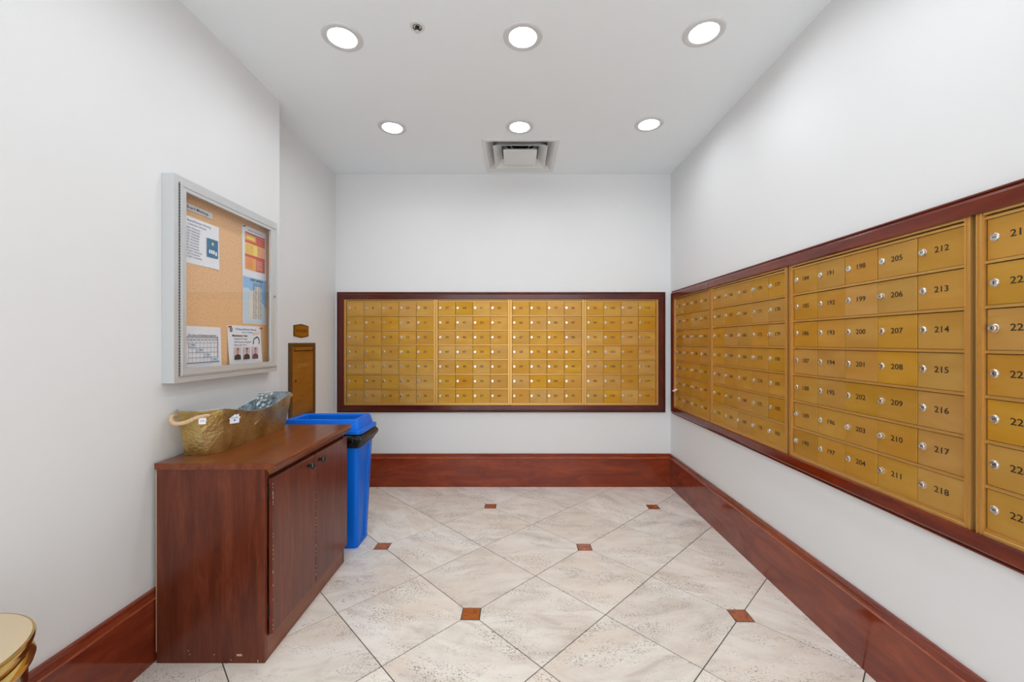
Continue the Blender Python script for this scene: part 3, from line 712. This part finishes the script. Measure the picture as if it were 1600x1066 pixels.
# ------------------------------------------------------------------ brass can, lower left
RC = .193; cxx, cyy = -1.224, .79
t = thing('brass_waste_can', 'round brass waste can with flat worn lid by the left wall, cut by the picture', 'waste can', (cxx, cyy, 0))
bm = new_bm(); lathe(bm, [(0, .004), (RC-.014, .004), (RC-.010, .008), (RC-.010, .600), (RC-.006, .606), (RC+.000, .612), (RC+.002, .620), (RC-.003, .628), (RC-.008, .632), (0, .632)], 64); obj('can_body', bm, M['polbrass'], t, smooth=True)
bm = new_bm(); lathe(bm, [(RC-.010, .633), (RC-.006, .640), (RC, .655), (RC+.002, .664), (RC, .669), (RC-.004, .671)], 64); obj('lid_rim', bm, M['polbrass'], t, smooth=True)
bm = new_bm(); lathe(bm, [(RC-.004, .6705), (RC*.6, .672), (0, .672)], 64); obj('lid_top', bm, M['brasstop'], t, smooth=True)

# ------------------------------------------------------------------ ceiling fixtures
def downlight(x_, y_, label):
    t = thing('ceiling_downlight', label, 'ceiling light', (x_, y_, H), 0, 'recessed ceiling downlights')
    bm = new_bm(); lathe(bm, [(.0985, -.0002), (.0985, -.003), (.096, -.006), (.090, -.0075), (.070, -.0075), (.0685, -.0065), (.0665, .009), (.0665, .028), (.083, .028), (.083, -.0002)], 48); obj('trim_ring', bm, M['trimwhite'], t, smooth=True)
    bm = new_bm(); lathe(bm, [(.0665, .010), (.040, .008), (0, .007)], 32); obj('lens', bm, M['lens'], t, smooth=True)
    bm = new_bm(); lathe(bm, [(.0865, .0285), (.0865, .09), (0, .09)], 24); obj('housing', bm, M['trimwhite'], t)
for (x_, y_), lb in zip(LIGHTS, ('lit round downlight in the front row, nearest the left wall', 'lit round downlight in the middle of the front row', 'lit round downlight in the front row, nearest the right wall',
        'lit round downlight in the rear row, nearest the left wall', 'lit round downlight in the rear row, just in front of the air vent', 'lit round downlight in the rear row, nearest the right wall')): downlight(x_, y_, lb)
for (x_, y_), lb in zip(LIGHTS_NEAR, ('lit round downlight in the row above the viewer, at the left', 'lit round downlight in the row above the viewer, in the middle', 'lit round downlight in the row above the viewer, at the right')): downlight(x_, y_, lb)

t = thing('air_vent', 'square white stepped air diffuser in the ceiling near the back wall', 'air vent', (VENT[0], VENT[1], H))
def sq(a, z): return [(-a, -a, z), (a, -a, z), (a, a, z), (-a, a, z)]
bm = new_bm(); loft(bm, [sq(.294, -.0002), sq(.294, -.007), sq(.268, -.007), sq(.262, 0), sq(.258, .004), sq(.215, .055), sq(.218, .057), sq(.2615, .002)], False, False); obj('outer_frame', bm, M['white'], t)
bm = new_bm(); loft(bm, [sq(.212, -.010), sq(.208, -.010), sq(.150, .050), sq(.153, .052)], False, False); obj('middle_cone', bm, M['white'], t)
bm = new_bm(); loft(bm, [sq(.120, .010), sq(.134, -.006), sq(.134, -.012), sq(.130, -.013)], True, True); obj('centre_plate', bm, M['white'], t)
bm = new_bm(); loft(bm, [sq(.2605, .010), sq(.2605, .22)], False, True); obj('duct_box', bm, M['trimwhite'], t)
bm = new_bm()
for a in range(4):
    q = PI/4 + a*PI/2; d_ = Vector((math.cos(q), math.sin(q), 0)); tube(bm, [Vector((0, 0, .02))+d_*.05, d_*.14+Vector((0, 0, .065)), d_*.30+Vector((0, 0, .06))], .004, 6)
obj('brace', bm, M['alu'], t)
bm = new_bm(); lathe(bm, [(.12, .219), (.12, .10), (.115, .10), (.115, .2185), (0, .2185)], 32); obj('duct_collar', bm, M['dark'], t)

t = thing('fire_sprinkler', 'small recessed fire sprinkler head in the ceiling between the downlights', 'sprinkler', (-.477, 1.983, H))
bm = new_bm(); lathe(bm, [(.037, -.0002), (.036, -.002), (.024, -.004), (.022, -.0035), (.022, -.0006), (0, -.0006)], 28); obj('escutcheon', bm, M['white'], t, smooth=True)
bm = new_bm(); lathe(bm, [(.022, -.0008), (.022, -.0045), (.0195, -.0045), (.0195, -.0008)], 24); obj('cup', bm, M['dark'], t, smooth=True)
bm = new_bm(); lathe(bm, [(.0105, -.001), (.0105, -.010), (.006, -.014), (.004, -.022), (0, -.022)], 16); obj('head', bm, M['black'], t, smooth=True)
bm = new_bm(); lathe(bm, [(0, -.0225), (.011, -.0225), (.012, -.0245), (.004, -.0265), (0, -.0265)], 16); obj('deflector', bm, M['trimwhite'], t, smooth=True)
